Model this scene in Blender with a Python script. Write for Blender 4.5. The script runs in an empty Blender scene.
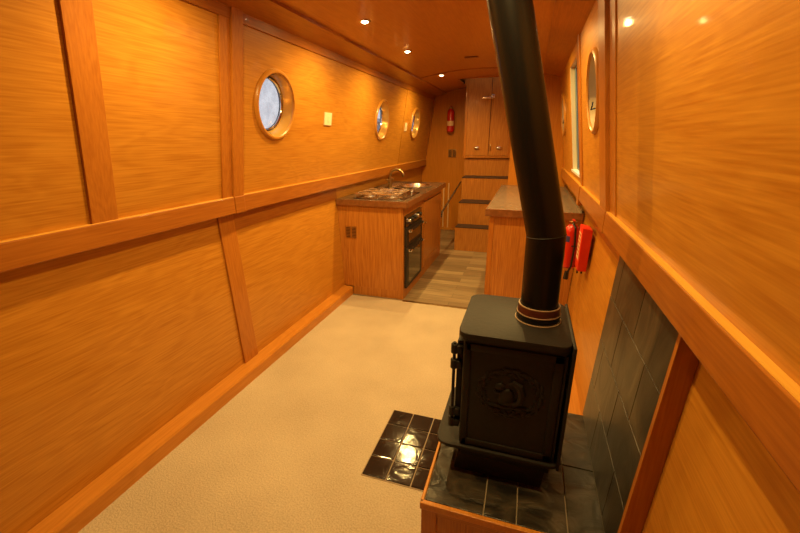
import bpy, bmesh, math, random
from mathutils import Vector, Matrix
random.seed(7)
sc = bpy.context.scene
col = sc.collection
PI = math.pi

# ------------------------------------------------------------ camera, world, exposure
def cam_axes(yaw, pitch, roll):
    cy, sy, cp, sp = math.cos(yaw), math.sin(yaw), math.cos(pitch), math.sin(pitch)
    f = Vector((-sy*cp, cy*cp, -sp)); r = Vector((cy, sy, 0)); u = r.cross(f)
    c, s = math.cos(roll), math.sin(roll)
    return c*r+s*u, -s*r+c*u, f
cd = bpy.data.cameras.new('camera'); cam = bpy.data.objects.new('camera', cd); col.objects.link(cam)
r_, u_, f_ = cam_axes(math.radians(18.01), math.radians(18.14), math.radians(-.25))
cam.matrix_world = Matrix(((r_.x, u_.x, -f_.x, 0), (r_.y, u_.y, -f_.y, 0), (r_.z, u_.z, -f_.z, 1.5), (0, 0, 0, 1)))
cd.sensor_width = 36; cd.lens = 388/800*36; cd.clip_start = .02; cd.clip_end = 300
sc.camera = cam
sc.view_settings.view_transform = 'Standard'; sc.view_settings.look = 'None'
sc.view_settings.gamma = 1; sc.view_settings.use_curve_mapping = False
sc.view_settings.exposure = 0.0

w = bpy.data.worlds.new('world'); sc.world = w; w.use_nodes = True
wn = w.node_tree.nodes; wl = w.node_tree.links
bg = wn['Background']; tc = wn.new('ShaderNodeTexCoord'); sx = wn.new('ShaderNodeSeparateXYZ'); rp = wn.new('ShaderNodeValToRGB')
wl.new(tc.outputs['Generated'], sx.inputs[0]); wl.new(sx.outputs['Z'], rp.inputs[0])
rp.color_ramp.elements[0].position = 0; rp.color_ramp.elements[0].color = (.95, .93, .93, 1)
rp.color_ramp.elements[1].position = .6; rp.color_ramp.elements[1].color = (.72, .76, .86, 1)
wl.new(rp.outputs[0], bg.inputs[0]); bg.inputs[1].default_value = 0.9

LAMP_COL = (1.0, .64, .20)
LAMP_W = 57.0
LAMPS_L = (-1.125, (1.4, 2.73, 3.70, 5.13))
LAMPS_R = (-.178, (1.02, 2.73, 3.70, 5.13))

# ------------------------------------------------------------ section of the boat
XC = -.651
def wu(z): return 1.028 - .15*(z-1.178)        # half width, cabin side panel face
def wlo(z): return 1.042 + .047*(z-.088)       # half width, hull side panel face
def ceil_z(u): return 2.275 - .148*u*u         # ceiling underside at distance u from the centre line
Y0, Y1 = -1.7, 6.6

# ------------------------------------------------------------ materials
def new_mat(name):
    m = bpy.data.materials.new(name); m.use_nodes = True
    return m, m.node_tree.nodes, m.node_tree.links, m.node_tree.nodes['Principled BSDF']
def plain(name, c, rough=.5, metal=0, coat=0, emit=None, es=0, spec=None, bump=None):
    m, n, l, b = new_mat(name)
    b.inputs['Base Color'].default_value = (*c, 1); b.inputs['Roughness'].default_value = rough
    b.inputs['Metallic'].default_value = metal; b.inputs['Coat Weight'].default_value = coat
    if spec is not None: b.inputs['Specular IOR Level'].default_value = spec
    if emit: b.inputs['Emission Color'].default_value = (*emit, 1); b.inputs['Emission Strength'].default_value = es
    if bump:
        t = n.new('ShaderNodeTexCoord'); q = n.new('ShaderNodeTexNoise'); q.inputs['Scale'].default_value = bump[0]; q.inputs['Detail'].default_value = 4
        p = n.new('ShaderNodeBump'); p.inputs['Strength'].default_value = bump[1]; p.inputs['Distance'].default_value = bump[2]
        l.new(t.outputs['Object'], q.inputs['Vector']); l.new(q.outputs[0], p.inputs['Height']); l.new(p.outputs[0], b.inputs['Normal'])
        r = n.new('ShaderNodeValToRGB'); r.color_ramp.elements[0].color = (*[v*.8 for v in c], 1); r.color_ramp.elements[1].color = (*[min(1, v*1.15) for v in c], 1)
        r.color_ramp.elements[0].position = .3; r.color_ramp.elements[1].position = .7
        l.new(q.outputs[0], r.inputs[0]); l.new(r.outputs[0], b.inputs['Base Color'])
    return m
def wood(name, grain, light, dark, rough=.36, fig=1.25, coat=.18, ring=.88):
    """varnished oak veneer: grain = axis the grain runs along"""
    m, n, l, b = new_mat(name)
    t = n.new('ShaderNodeTexCoord'); oi = n.new('ShaderNodeObjectInfo')
    mul = n.new('ShaderNodeMath'); mul.operation = 'MULTIPLY'; mul.inputs[1].default_value = 9.0
    cb = n.new('ShaderNodeCombineXYZ'); add = n.new('ShaderNodeVectorMath'); add.operation = 'ADD'
    l.new(oi.outputs['Random'], mul.inputs[0])
    for i in range(3): l.new(mul.outputs[0], cb.inputs[i])
    l.new(t.outputs['Object'], add.inputs[0]); l.new(cb.outputs[0], add.inputs[1])
    g = 'XYZ'.index(grain)
    def mp(along, across):
        k = n.new('ShaderNodeMapping'); s = [across]*3; s[g] = along; k.inputs['Scale'].default_value = s
        l.new(add.outputs[0], k.inputs['Vector']); return k
    k1 = mp(.9, 5.0); q1 = n.new('ShaderNodeTexNoise'); q1.inputs['Scale'].default_value = 1; q1.inputs['Detail'].default_value = 3; q1.inputs['Distortion'].default_value = .6
    l.new(k1.outputs[0], q1.inputs['Vector'])
    # cathedral rings: sine of the large noise
    s1 = n.new('ShaderNodeMath'); s1.operation = 'MULTIPLY'; s1.inputs[1].default_value = 70; l.new(q1.outputs[0], s1.inputs[0])
    s2 = n.new('ShaderNodeMath'); s2.operation = 'SINE'; l.new(s1.outputs[0], s2.inputs[0])
    s3 = n.new('ShaderNodeMapRange'); s3.inputs['From Min'].default_value = -1; s3.inputs['From Max'].default_value = 1; l.new(s2.outputs[0], s3.inputs['Value'])
    k2 = mp(5, 150); q2 = n.new('ShaderNodeTexNoise'); q2.inputs['Scale'].default_value = 1; q2.inputs['Detail'].default_value = 3; l.new(k2.outputs[0], q2.inputs['Vector'])
    k3 = mp(.5, 1.6); q3 = n.new('ShaderNodeTexNoise'); q3.inputs['Scale'].default_value = 1; q3.inputs['Detail'].default_value = 2; l.new(k3.outputs[0], q3.inputs['Vector'])
    a1 = n.new('ShaderNodeMix'); a1.data_type = 'FLOAT'; a1.inputs[0].default_value = ring; l.new(s3.outputs[0], a1.inputs[2]); l.new(q2.outputs[0], a1.inputs[3])
    a2 = n.new('ShaderNodeMix'); a2.data_type = 'FLOAT'; a2.inputs[0].default_value = .22; l.new(a1.outputs[0], a2.inputs[2]); l.new(q3.outputs[0], a2.inputs[3])
    r = n.new('ShaderNodeValToRGB'); r.color_ramp.elements[0].position = .5-.28/fig; r.color_ramp.elements[1].position = .5+.22/fig
    r.color_ramp.elements[0].color = (*dark, 1); r.color_ramp.elements[1].color = (*light, 1)
    l.new(a2.outputs[0], r.inputs[0]); l.new(r.outputs[0], b.inputs['Base Color'])
    b.inputs['Roughness'].default_value = rough; b.inputs['Coat Weight'].default_value = coat; b.inputs['Coat Roughness'].default_value = .05; b.inputs['Specular IOR Level'].default_value = .3
    p = n.new('ShaderNodeBump'); p.inputs['Strength'].default_value = .12; p.inputs['Distance'].default_value = .002
    l.new(q2.outputs[0], p.inputs['Height']); l.new(p.outputs[0], b.inputs['Normal'])
    return m
M = {}
PL, PD = (.58, .270, .034), (.40, .150, .012)
M['panel_y'] = wood('oak_panel_lengthwise', 'Y', PL, PD)
M['panel_z'] = wood('oak_panel_upright', 'Z', (.62, .245, .024), (.48, .165, .012), ring=.92)
M['panel_x'] = wood('oak_panel_crosswise', 'X', (.50, .19, .030), (.37, .12, .014))
M['rail_y'] = wood('oak_rail', 'Y', (.42, .150, .018), (.28, .085, .009))
M['stile_z'] = wood('oak_stile', 'Z', (.49, .185, .022), (.36, .115, .012))
M['kit_z'] = wood('oak_cabinet', 'Z', (.56, .24, .040), (.32, .105, .018), fig=1.35, ring=.93)
M['kit_x'] = wood('oak_cabinet_cross', 'X', (.56, .24, .040), (.34, .12, .018), fig=1.3, ring=.93)
M['lip'] = wood('oak_lipping', 'Y', (.62, .27, .04), (.48, .18, .02))
M['ledge'] = wood('oak_ledge_lit', 'Y', (.80, .46, .075), (.68, .34, .045), rough=.3, coat=.4)  # lamplight from above painted in: paler oak than the rail face
M['ceil'] = wood('oak_ceiling', 'Y', (.55, .22, .028), (.44, .155, .016), rough=.4)
M['ringwood'] = plain('oak_ring', (.52, .225, .026), .35, coat=.15)
M['shadow_gap'] = plain('dark_gap', (.05, .02, .008), .8)
M['black_iron'] = plain('stove_black_iron', (.012, .010, .009), .55, bump=(60, .25, .003), spec=.3)
M['black_enamel'] = plain('flue_black', (.006, .005, .0045), .27, coat=.04, spec=.25)
M['tread'] = plain('dark_tread_mat', (.045, .022, .012), .6)
M['rust'] = plain('rusty_collar', (.075, .018, .008), .3, bump=(25, .3, .003))
M['cement'] = plain('pale_fire_cement', (.42, .30, .2), .6)
M['black_gloss'] = plain('black_glass', (.010, .009, .008), .12, coat=.5)
M['black_matt'] = plain('black_plastic', (.015, .014, .013), .45)
M['steel'] = plain('stainless_steel', (.86, .85, .83), .22, metal=1)
M['hob_plate'] = plain('hob_plate_steel', (.30, .27, .25), .16, metal=1)
M['chrome'] = plain('chrome', (.85, .82, .78), .12, metal=1)
M['brass'] = plain('aged_brass', (.40, .28, .12), .3, metal=1)
M['white_pl'] = plain('ivory_plastic', (.85, .74, .50), .35)
M['cream'] = plain('cream_lining', (.80, .72, .52), .35, coat=.3)
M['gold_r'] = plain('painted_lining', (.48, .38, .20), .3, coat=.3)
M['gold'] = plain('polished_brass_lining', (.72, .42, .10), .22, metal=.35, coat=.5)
M['greyframe'] = plain('blue_grey_frame', (.10, .16, .19), .4)
M['rubber'] = plain('dark_seal', (.03, .028, .028), .5)
M['red'] = plain('fire_red', (.62, .02, .008), .28, coat=.5)
M['red_box'] = plain('red_box_plastic', (.78, .035, .012), .35)
M['daylit_sill'] = plain('daylit_sill', (.85, .85, .82), .35)  # daylight on the sill painted in as a whiter base colour
M['label_blue'] = plain('blue_label', (.04, .05, .22), .4)
M['label_cream'] = plain('cream_label', (.85, .62, .35), .4)
M['label_red'] = plain('red_print', (.5, .05, .02), .4)
M['slate_top'] = None
M['skirt_dark'] = M['rail_y']
M['brick_out'] = plain('red_brick_wall_outside', (.36, .10, .07), .8)
M['roof_out'] = plain('slate_roof_outside', (.25, .26, .3), .8)
M['ground_out'] = plain('bank_outside', (.22, .22, .2), .9, bump=(3, .3, .02))

def slate(name, c1, c2, scale=(9, 9, 2.2), rough=.33, bs=.5):
    m, n, l, b = new_mat(name)
    t = n.new('ShaderNodeTexCoord'); k = n.new('ShaderNodeMapping'); k.inputs['Scale'].default_value = scale
    q = n.new('ShaderNodeTexNoise'); q.inputs['Scale'].default_value = 1.3; q.inputs['Detail'].default_value = 6; q.inputs['Distortion'].default_value = 1.2
    l.new(t.outputs['Object'], k.inputs[0]); l.new(k.outputs[0], q.inputs['Vector'])
    r = n.new('ShaderNodeValToRGB'); r.color_ramp.elements[0].position = .35; r.color_ramp.elements[1].position = .68
    r.color_ramp.elements[0].color = (*c1, 1); r.color_ramp.elements[1].color = (*c2, 1)
    l.new(q.outputs[0], r.inputs[0]); l.new(r.outputs[0], b.inputs['Base Color']); b.inputs['Roughness'].default_value = rough
    p = n.new('ShaderNodeBump'); p.inputs['Strength'].default_value = bs; p.inputs['Distance'].default_value = .01
    l.new(q.outputs[0], p.inputs['Height']); l.new(p.outputs[0], b.inputs['Normal'])
    return m
M['slate_wall'] = slate('slate_wall_tile', (.026, .022, .017), (.095, .074, .048), (7, 5, 2.5), .38, .3)
M['slate_top'] = slate('slate_hearth_tile', (.010, .009, .008), (.075, .060, .040), (5, 9, 5), .32, .9)
M['floor_tile'] = slate('glazed_floor_tile', (.016, .010, .008), (.028, .018, .014), (6, 6, 6), .10, .22)
M['grout'] = plain('pale_grout', (.34, .27, .20), .8)
M['grout_dark'] = plain('thin_grout', (.36, .29, .20), .8)

def carpet():
    m, n, l, b = new_mat('carpet_pile')
    t = n.new('ShaderNodeTexCoord'); q = n.new('ShaderNodeTexNoise'); q.inputs['Scale'].default_value = 130; q.inputs['Detail'].default_value = 3
    q2 = n.new('ShaderNodeTexNoise'); q2.inputs['Scale'].default_value = 2.3; q2.inputs['Detail'].default_value = 3
    l.new(t.outputs['Object'], q.inputs['Vector']); l.new(t.outputs['Object'], q2.inputs['Vector'])
    mx = n.new('ShaderNodeMix'); mx.data_type = 'FLOAT'; mx.inputs[0].default_value = .45; l.new(q.outputs[0], mx.inputs[2]); l.new(q2.outputs[0], mx.inputs[3])
    r = n.new('ShaderNodeValToRGB'); r.color_ramp.elements[0].position = .32; r.color_ramp.elements[1].position = .66
    r.color_ramp.elements[0].color = (.42, .35, .26, 1); r.color_ramp.elements[1].color = (.62, .54, .41, 1)
    l.new(mx.outputs[0], r.inputs[0]); l.new(r.outputs[0], b.inputs['Base Color']); b.inputs['Roughness'].default_value = .95
    b.inputs['Specular IOR Level'].default_value = .1
    p = n.new('ShaderNodeBump'); p.inputs['Strength'].default_value = .6; p.inputs['Distance'].default_value = .006
    l.new(q.outputs[0], p.inputs['Height']); l.new(p.outputs[0], b.inputs['Normal'])
    return m
M['carpet'] = carpet()
def planks():
    m, n, l, b = new_mat('vinyl_planks')
    t = n.new('ShaderNodeTexCoord'); br = n.new('ShaderNodeTexBrick')
    br.inputs['Scale'].default_value = 1; br.inputs['Brick Width'].default_value = .62; br.inputs['Row Height'].default_value = .115
    br.inputs['Mortar Size'].default_value = .0015; br.inputs['Color1'].default_value = (.40, .30, .17, 1); br.inputs['Color2'].default_value = (.22, .155, .085, 1)
    br.inputs['Mortar'].default_value = (.10, .07, .04, 1); br.inputs['Bias'].default_value = 0
    l.new(t.outputs['Object'], br.inputs['Vector'])
    k = n.new('ShaderNodeMapping'); k.inputs['Scale'].default_value = (3, 40, 1); q = n.new('ShaderNodeTexNoise'); q.inputs['Scale'].default_value = 1; q.inputs['Detail'].default_value = 4
    l.new(t.outputs['Object'], k.inputs[0]); l.new(k.outputs[0], q.inputs['Vector'])
    mx = n.new('ShaderNodeMix'); mx.data_type = 'RGBA'; mx.blend_type = 'MULTIPLY'; mx.inputs[0].default_value = .7
    r = n.new('ShaderNodeValToRGB'); r.color_ramp.elements[0].position = .3; r.color_ramp.elements[1].position = .7; r.color_ramp.elements[0].color = (.5, .5, .5, 1); r.color_ramp.elements[1].color = (1.2, 1.2, 1.2, 1)
    l.new(q.outputs[0], r.inputs[0]); l.new(br.outputs[0], mx.inputs[6]); l.new(r.outputs[0], mx.inputs[7]); l.new(mx.outputs[2], b.inputs['Base Color'])
    b.inputs['Roughness'].default_value = .38
    return m
M['planks'] = planks()
def laminate(name, c1, c2, rough):
    m, n, l, b = new_mat(name)
    t = n.new('ShaderNodeTexCoord'); q = n.new('ShaderNodeTexNoise'); q.inputs['Scale'].default_value = 28; q.inputs['Detail'].default_value = 6
    l.new(t.outputs['Object'], q.inputs['Vector'])
    r = n.new('ShaderNodeValToRGB'); r.color_ramp.elements[0].position = .38; r.color_ramp.elements[1].position = .64
    r.color_ramp.elements[0].color = (*c1, 1); r.color_ramp.elements[1].color = (*c2, 1)
    l.new(q.outputs[0], r.inputs[0]); l.new(r.outputs[0], b.inputs['Base Color']); b.inputs['Roughness'].default_value = rough
    return m
M['worktop'] = laminate('mottled_brown_laminate', (.050, .030, .020), (.15, .10, .065), .2)
M['galley_top'] = laminate('grey_brown_laminate_sheen', (.17, .13, .09), (.25, .19, .135), .22)  # grey reflection on the galley worktop put into a lighter base colour
M['worktop_edge'] = laminate('worktop_front_edge', (.20, .075, .022), (.27, .11, .035), .3)
def glass():
    m, n, l, b = new_mat('window_glass'); n.remove(b)
    o = n['Material Output']; tr = n.new('ShaderNodeBsdfTransparent'); tr.inputs[0].default_value = (.95, .97, 1, 1)
    gl = n.new('ShaderNodeBsdfGlossy'); gl.inputs['Roughness'].default_value = .03; fr = n.new('ShaderNodeValue'); fr.outputs[0].default_value = .05
    df = n.new('ShaderNodeBsdfTranslucent'); df.inputs[0].default_value = (.75, .78, .85, 1)
    t = n.new('ShaderNodeTexCoord'); q = n.new('ShaderNodeTexNoise'); q.inputs['Scale'].default_value = 14; q.inputs['Detail'].default_value = 6
    rr = n.new('ShaderNodeMapRange'); rr.inputs['From Min'].default_value = .35; rr.inputs['From Max'].default_value = .75; rr.inputs['To Min'].default_value = .0; rr.inputs['To Max'].default_value = .35
    m0 = n.new('ShaderNodeMixShader'); m1 = n.new('ShaderNodeMixShader')
    l.new(t.outputs['Object'], q.inputs['Vector']); l.new(q.outputs[0], rr.inputs['Value']); l.new(rr.outputs[0], m0.inputs[0])
    l.new(tr.outputs[0], m0.inputs[1]); l.new(df.outputs[0], m0.inputs[2])
    l.new(fr.outputs[0], m1.inputs[0]); l.new(m0.outputs[0], m1.inputs[1]); l.new(gl.outputs[0], m1.inputs[2]); l.new(m1.outputs[0], o.inputs[0])
    return m
M['glass'] = glass()
M['lens'] = plain('lamp_lens', (1, .9, .7), .3, emit=(1, .80, .45), es=28)

# ------------------------------------------------------------ mesh helpers
class MB:
    def __init__(s): s.bm = bmesh.new()
    def hexa(s, P, bev=0):
        """P: 8 points, bottom ring 0-3 then top ring 4-7"""
        v = [s.bm.verts.new(p) for p in P]
        fs = [s.bm.faces.new([v[i] for i in q]) for q in ((3, 2, 1, 0), (4, 5, 6, 7), (0, 1, 5, 4), (1, 2, 6, 5), (2, 3, 7, 6), (3, 0, 4, 7))]
        if bev:
            es = set(e for f in fs for e in f.edges)
            bmesh.ops.bevel(s.bm, geom=list(es), offset=bev, segments=2, profile=.5, affect='EDGES')
        return s
    def box(s, x0, x1, y0, y1, z0, z1, bev=0):
        return s.hexa([(x0, y0, z0), (x1, y0, z0), (x1, y1, z0), (x0, y1, z0), (x0, y0, z1), (x1, y0, z1), (x1, y1, z1), (x0, y1, z1)], bev)
    def prism(s, pts, vec, bev=0):
        """closed polygon pts swept along vec"""
        a = [s.bm.verts.new(p) for p in pts]; b = [s.bm.verts.new(Vector(p)+Vector(vec)) for p in pts]
        n = len(pts); fs = [s.bm.faces.new(a[::-1]), s.bm.faces.new(b)]
        for i in range(n): fs.append(s.bm.faces.new((a[i], a[(i+1) % n], b[(i+1) % n], b[i])))
        if bev:
            es = set(e for f in fs[:2] for e in f.edges)
            bmesh.ops.bevel(s.bm, geom=list(es), offset=bev, segments=2, profile=.5, affect='EDGES')
        return s
    def ring(s, prof, O, e1, e2, n, seg=40, closed=False, a0=0, a1=2*PI, sx=1, sy=1):
        """revolve prof [(r,h)] about n through O"""
        O, e1, e2, n = Vector(O), Vector(e1), Vector(e2), Vector(n)
        full = abs(a1-a0-2*PI) < 1e-6; cnt = seg if full else seg+1
        rows = []
        for k in range(cnt):
            a = a0+(a1-a0)*k/seg
            rows.append([s.bm.verts.new(O+e1*(r*math.cos(a)*sx)+e2*(r*math.sin(a)*sy)+n*h) for r, h in prof])
        m = len(prof)
        for k in range(seg):
            A, B = rows[k], rows[(k+1) % cnt]
            for i in range(m if closed else m-1):
                j = (i+1) % m
                s.bm.faces.new((A[i], B[i], B[j], A[j]))
        if not closed and full:
            for i, flip in ((0, True), (m-1, False)):
                if prof[i][0] > 1e-5:
                    vs = [rw[i] for rw in rows]
                    s.bm.faces.new(vs[::-1] if flip else vs)
        return s
    def cyl(s, p0, p1, r, r1=None, seg=24, bev=0):
        p0, p1 = Vector(p0), Vector(p1); d = (p1-p0); L = d.length; d.normalize()
        a = Vector((0, 0, 1)) if abs(d.z) < .9 else Vector((1, 0, 0))
        e1 = d.cross(a).normalized(); e2 = d.cross(e1)
        r1 = r if r1 is None else r1
        prof = [(r, 0), (r1, L)] if not bev else [(r-bev, 0), (r, bev), (r1, L-bev), (r1-bev, L)]
        return s.ring(prof, p0, e1, e2, d, seg)
    def tube(s, pts, r, seg=12, closed=False):
        pts = [Vector(p) for p in pts]; rows = []; prev = None
        for i, p in enumerate(pts):
            d = (pts[min(i+1, len(pts)-1)]-pts[max(i-1, 0)]).normalized()
            if prev is None:
                a = Vector((0, 0, 1)) if abs(d.z) < .9 else Vector((1, 0, 0)); e1 = d.cross(a).normalized()
            else: e1 = (prev-d*prev.dot(d)).normalized()
            prev = e1; e2 = d.cross(e1)
            rr = r[i] if isinstance(r, (list, tuple)) else r
            rows.append([s.bm.verts.new(p+e1*rr*math.cos(2*PI*k/seg)+e2*rr*math.sin(2*PI*k/seg)) for k in range(seg)])
        for A, B in zip(rows, rows[1:]):
            for k in range(seg): s.bm.faces.new((A[k], A[(k+1) % seg], B[(k+1) % seg], B[k]))
        s.bm.faces.new(rows[0][::-1]); s.bm.faces.new(rows[-1])
        return s
    def ball(s, c, r, scl=(1, 1, 1), rot=None, seg=14):
        mt = Matrix.Translation(c) @ (rot or Matrix.Identity(4)) @ Matrix.Diagonal((*scl, 1))
        bmesh.ops.create_uvsphere(s.bm, u_segments=seg, v_segments=seg//2+1, radius=r, matrix=mt)
        return s
    def sheet(s, f, a0, a1, b0, b1, holes, thick, cuts=0):
        """flat rectangle with holes: f(a,b)->point; thick = offset vector for the back"""
        loops = [[(a0, b0), (a1, b0), (a1, b1), (a0, b1)]]+holes
        es = []
        vs = []
        for lp in loops:
            v = [s.bm.verts.new(f(*p)) for p in lp]; vs += v
            for i in range(len(v)): es.append(s.bm.edges.new((v[i], v[(i+1) % len(v)])))
        res = bmesh.ops.triangle_fill(s.bm, use_beauty=True, use_dissolve=False, edges=es)
        fs = [g for g in res['geom'] if isinstance(g, bmesh.types.BMFace)]
        ex = bmesh.ops.extrude_face_region(s.bm, geom=fs, use_keep_orig=True)
        bmesh.ops.translate(s.bm, vec=thick, verts=[g for g in ex['geom'] if isinstance(g, bmesh.types.BMVert)])
        return s
    def build(s, name, mat, parent=None, smooth=False, loc=None):
        bmesh.ops.recalc_face_normals(s.bm, faces=s.bm.faces)
        o_loc = Vector(loc) if loc else Vector((0, 0, 0))
        base = wloc(parent) if parent else o_loc
        if loc: base = o_loc
        for v in s.bm.verts: v.co -= base
        me = bpy.data.meshes.new(name); s.bm.to_mesh(me); s.bm.free()
        if smooth:
            for p in me.polygons: p.use_smooth = True
            me.set_sharp_from_angle(angle=math.radians(38))
        me.materials.append(mat)
        o = bpy.data.objects.new(name, me); col.objects.link(o)
        if parent: o.parent = parent; o.location = base-wloc(parent)
        else: o.location = base
        return o
def wloc(o):
    v = Vector((0, 0, 0))
    while o: v += o.location; o = o.parent
    return v
def empty(name, loc=(0, 0, 0), kind=None, parent=None):
    o = bpy.data.objects.new(name, None); col.objects.link(o); o.location = loc; o.empty_display_size = .1
    if kind: o['kind'] = kind
    if parent: o.parent = parent
    return o
def tag(o, label, cat, group=None, kind=None):
    o['label'] = label; o['category'] = cat
    if group: o['group'] = group
    if kind: o['kind'] = kind
    return o
def lab(o, label): o['label'] = label; return o
def copy_tree(o, parent=None):
    c = o.copy(); col.objects.link(c)
    if parent: c.parent = parent
    for ch in list(o.children): copy_tree(ch, c)
    return c
def circle(ca, cb, r, rb=None, n=48): return [(ca+r*math.cos(2*PI*k/n), cb+(rb or r)*math.sin(2*PI*k/n)) for k in range(n)]

def side(s, wf, y, z, proud=0): return Vector((XC+s*(wf(z)-proud), y, z))
def wbar(mb, s, wf, ya, yb, za, zb, proud, back=-.01, bev=0):
    """board lying on a side wall"""
    P = []
    for z in (za, zb):
        for y, pr in ((ya, proud), (yb, proud), (yb, back), (ya, back)): P.append(side(s, wf, y, z, pr))
    return mb.hexa(P, bev)

# ------------------------------------------------------------ portholes / window positions
PORTS = [(-1, 2.33, 1.712), (-1, 4.30, 1.705), (-1, 5.62, 1.712), (1, 2.46, 1.735), (1, 4.62, 1.735)]
WIN = (3.17, 3.80, 1.235, 2.06)
PR = .19
SL = math.hypot(1, .15)

# ------------------------------------------------------------ side walls
for s, nm in ((-1, 'wall_left'), (1, 'wall_right')):
    W = empty(nm, (XC+s*1.03, 0, 0), 'structure')
    f = lambda a, b: side(s, wu, a, b)
    holes = [circle(y, z, PR, PR/SL) for ss, y, z in PORTS if ss == s]
    ysplit = 1.95
    thick = Vector((s*.03, 0, 0))
    MB().sheet(f, Y0, ysplit, 1.1, 2.20, [], thick).build('upper_panel', M['panel_y'], W)
    if s == 1:
        wy0, wy1, wz0, wz1 = WIN
        MB().sheet(f, ysplit, Y1, 1.1, 2.20, holes+[[(wy0, wz0), (wy1, wz0), (wy1, wz1), (wy0, wz1)]], thick).build('upper_panel', M['panel_y'], W)
    else:
        ys = 5.085
        MB().sheet(f, ysplit, ys-.006, 1.1, 2.20, holes[:2], thick).build('upper_panel', M['panel_y'], W)
        MB().sheet(f, ys+.006, Y1, 1.1, 2.20, holes[2:], thick).build('upper_panel', M['panel_y'], W)
        wbar(MB(), s, wu, ys-.02, ys+.02, 1.1, 2.2, -.012, -.04).build('joint_strip', M['shadow_gap'], W)
    # hull side below the rail
    fl = lambda a, b: side(s, wlo, a, b)
    MB().sheet(fl, Y0, Y1, -.05, 1.15, [], thick).build('lower_panel', M['panel_y'], W)
    # stiles on the cabin side
    wr = lambda z: 1.024-.15*(z-1.178)
    st = [(1.09, 1.20), (-.5, -.39)] if s == -1 else [(-.35, -.24), (-1.2, -1.1)]
    for a, b in st: wbar(MB(), s, wu, a, b, 1.176, 2.10, .014, 0, .002).build('stile', M['stile_z'], W)
    if s == -1:
        wbar(MB(), s, wu, 1.83, 1.907, 1.176, 2.092, .010, 0, .002).build('stile', M['stile_z'], W)
        B = (1.907, 1.995)
    else:
        wbar(MB(), s, wu, 1.865, 1.995, 1.176, 2.15, .006, 0, .002).build('stile', M['stile_z'], W)
        B = (1.995, 2.17)
    wbar(MB(), s, wu, B[0], B[1], 1.174, 2.17, .022, 0, .003).build('stile', M['stile_z'], W)
    if s == 1: wbar(MB(), s, wu, 3.06, 3.155, 1.176, 2.15, .010, 0, .002).build('stile', M['stile_z'], W)
    if s == -1: wbar(MB(), s, wu, 6.50, 6.57, 1.176, 2.15, .010, 0, .002).build('stile', M['stile_z'], W)
    # frieze under the ceiling
    if s == -1:
        for a, b in ((Y0, B[0]), (B[1], 6.57)):
            wbar(MB(), s, wu, a, b, 2.092, 2.168, .012, 0, .002).build('frieze', M['rail_y'], W)
    else:
        wbar(MB(), s, wu, Y0, 6.57, 2.150, 2.170, .012, 0, .002).build('frieze', M['rail_y'], W)
    # frames on the hull side
    if s == -1:
        wbar(MB(), s, wlo, 1.83, 1.962, .08, 1.085, .012, 0, .002).build('lower_stile', M['stile_z'], W)
        wbar(MB(), s, wlo, 1.962, 3.36, .965, 1.085, .012, 0, .002).build('lower_rail', M['rail_y'], W)
    else:
        wbar(MB(), s, wlo, -.6, -.5, .08, 1.085, .030, 0, .002).build('lower_stile', M['stile_z'], W)
        wbar(MB(), s, wlo, 1.735, 3.18, .965, 1.085, .006, 0, .002).build('lower_rail', M['rail_y'], W)
    # the dado rail, its top a small ledge
    R = empty('trim_1' if s == -1 else 'trim_2', (XC+s*1.01, 0, 1.08), 'structure')
    def rail(a, b, z0, z1, x):
        P = [(XC+s*x, a, z0), (XC+s*x, b, z0), (XC+s*1.10, b, z0), (XC+s*1.10, a, z0), (XC+s*x, a, z1), (XC+s*x, b, z1), (XC+s*1.06, b, z1), (XC+s*1.06, a, z1)]
        MB().hexa(P, .004).build('rail', M['rail_y'], R)
        MB().hexa([(XC+s*(x+.003), a+.001, z1+.0003), (XC+s*(x+.003), b-.001, z1+.0003), (XC+s*1.045, b-.001, z1+.0003), (XC+s*1.045, a+.001, z1+.0003), (XC+s*(x+.004), a+.001, z1+.003), (XC+s*(x+.004), b-.001, z1+.003), (XC+s*1.045, b-.001, z1+.003), (XC+s*1.045, a+.001, z1+.003)]).build('ledge', M['ledge'], R)  # thin strip over the rail, carries the lamplight as paler oak
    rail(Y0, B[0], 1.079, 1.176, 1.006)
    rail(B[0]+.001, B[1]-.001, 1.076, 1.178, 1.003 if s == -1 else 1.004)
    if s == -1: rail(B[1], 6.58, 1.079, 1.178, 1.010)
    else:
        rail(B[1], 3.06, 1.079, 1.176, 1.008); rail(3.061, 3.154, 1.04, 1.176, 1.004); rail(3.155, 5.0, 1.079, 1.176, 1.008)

# skirting left, with a rounded top ledge
bl = empty('baseboard_left', (XC-.944, 0, 0), 'structure')
MB().prism([(XC-.944, Y0, -.02), (XC-.944, Y0, .072), (XC-.950, Y0, .082), (XC-1.06, Y0, .084), (XC-1.06, Y0, -.02)], (0, 3.36-Y0, 0)).build('baseboard', M['lip'], bl)
br = empty('baseboard_right', (XC+.944, 0, 0), 'structure')
for a, b in ((Y0, 1.035), (1.74, 3.19)):
    MB().prism([(XC+.944, a, -.02), (XC+.944, a, .072), (XC+.950, a, .082), (XC+1.06, a, .084), (XC+1.06, a, -.02)], (0, b-a, 0)).build('baseboard', M['lip'], br)

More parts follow.
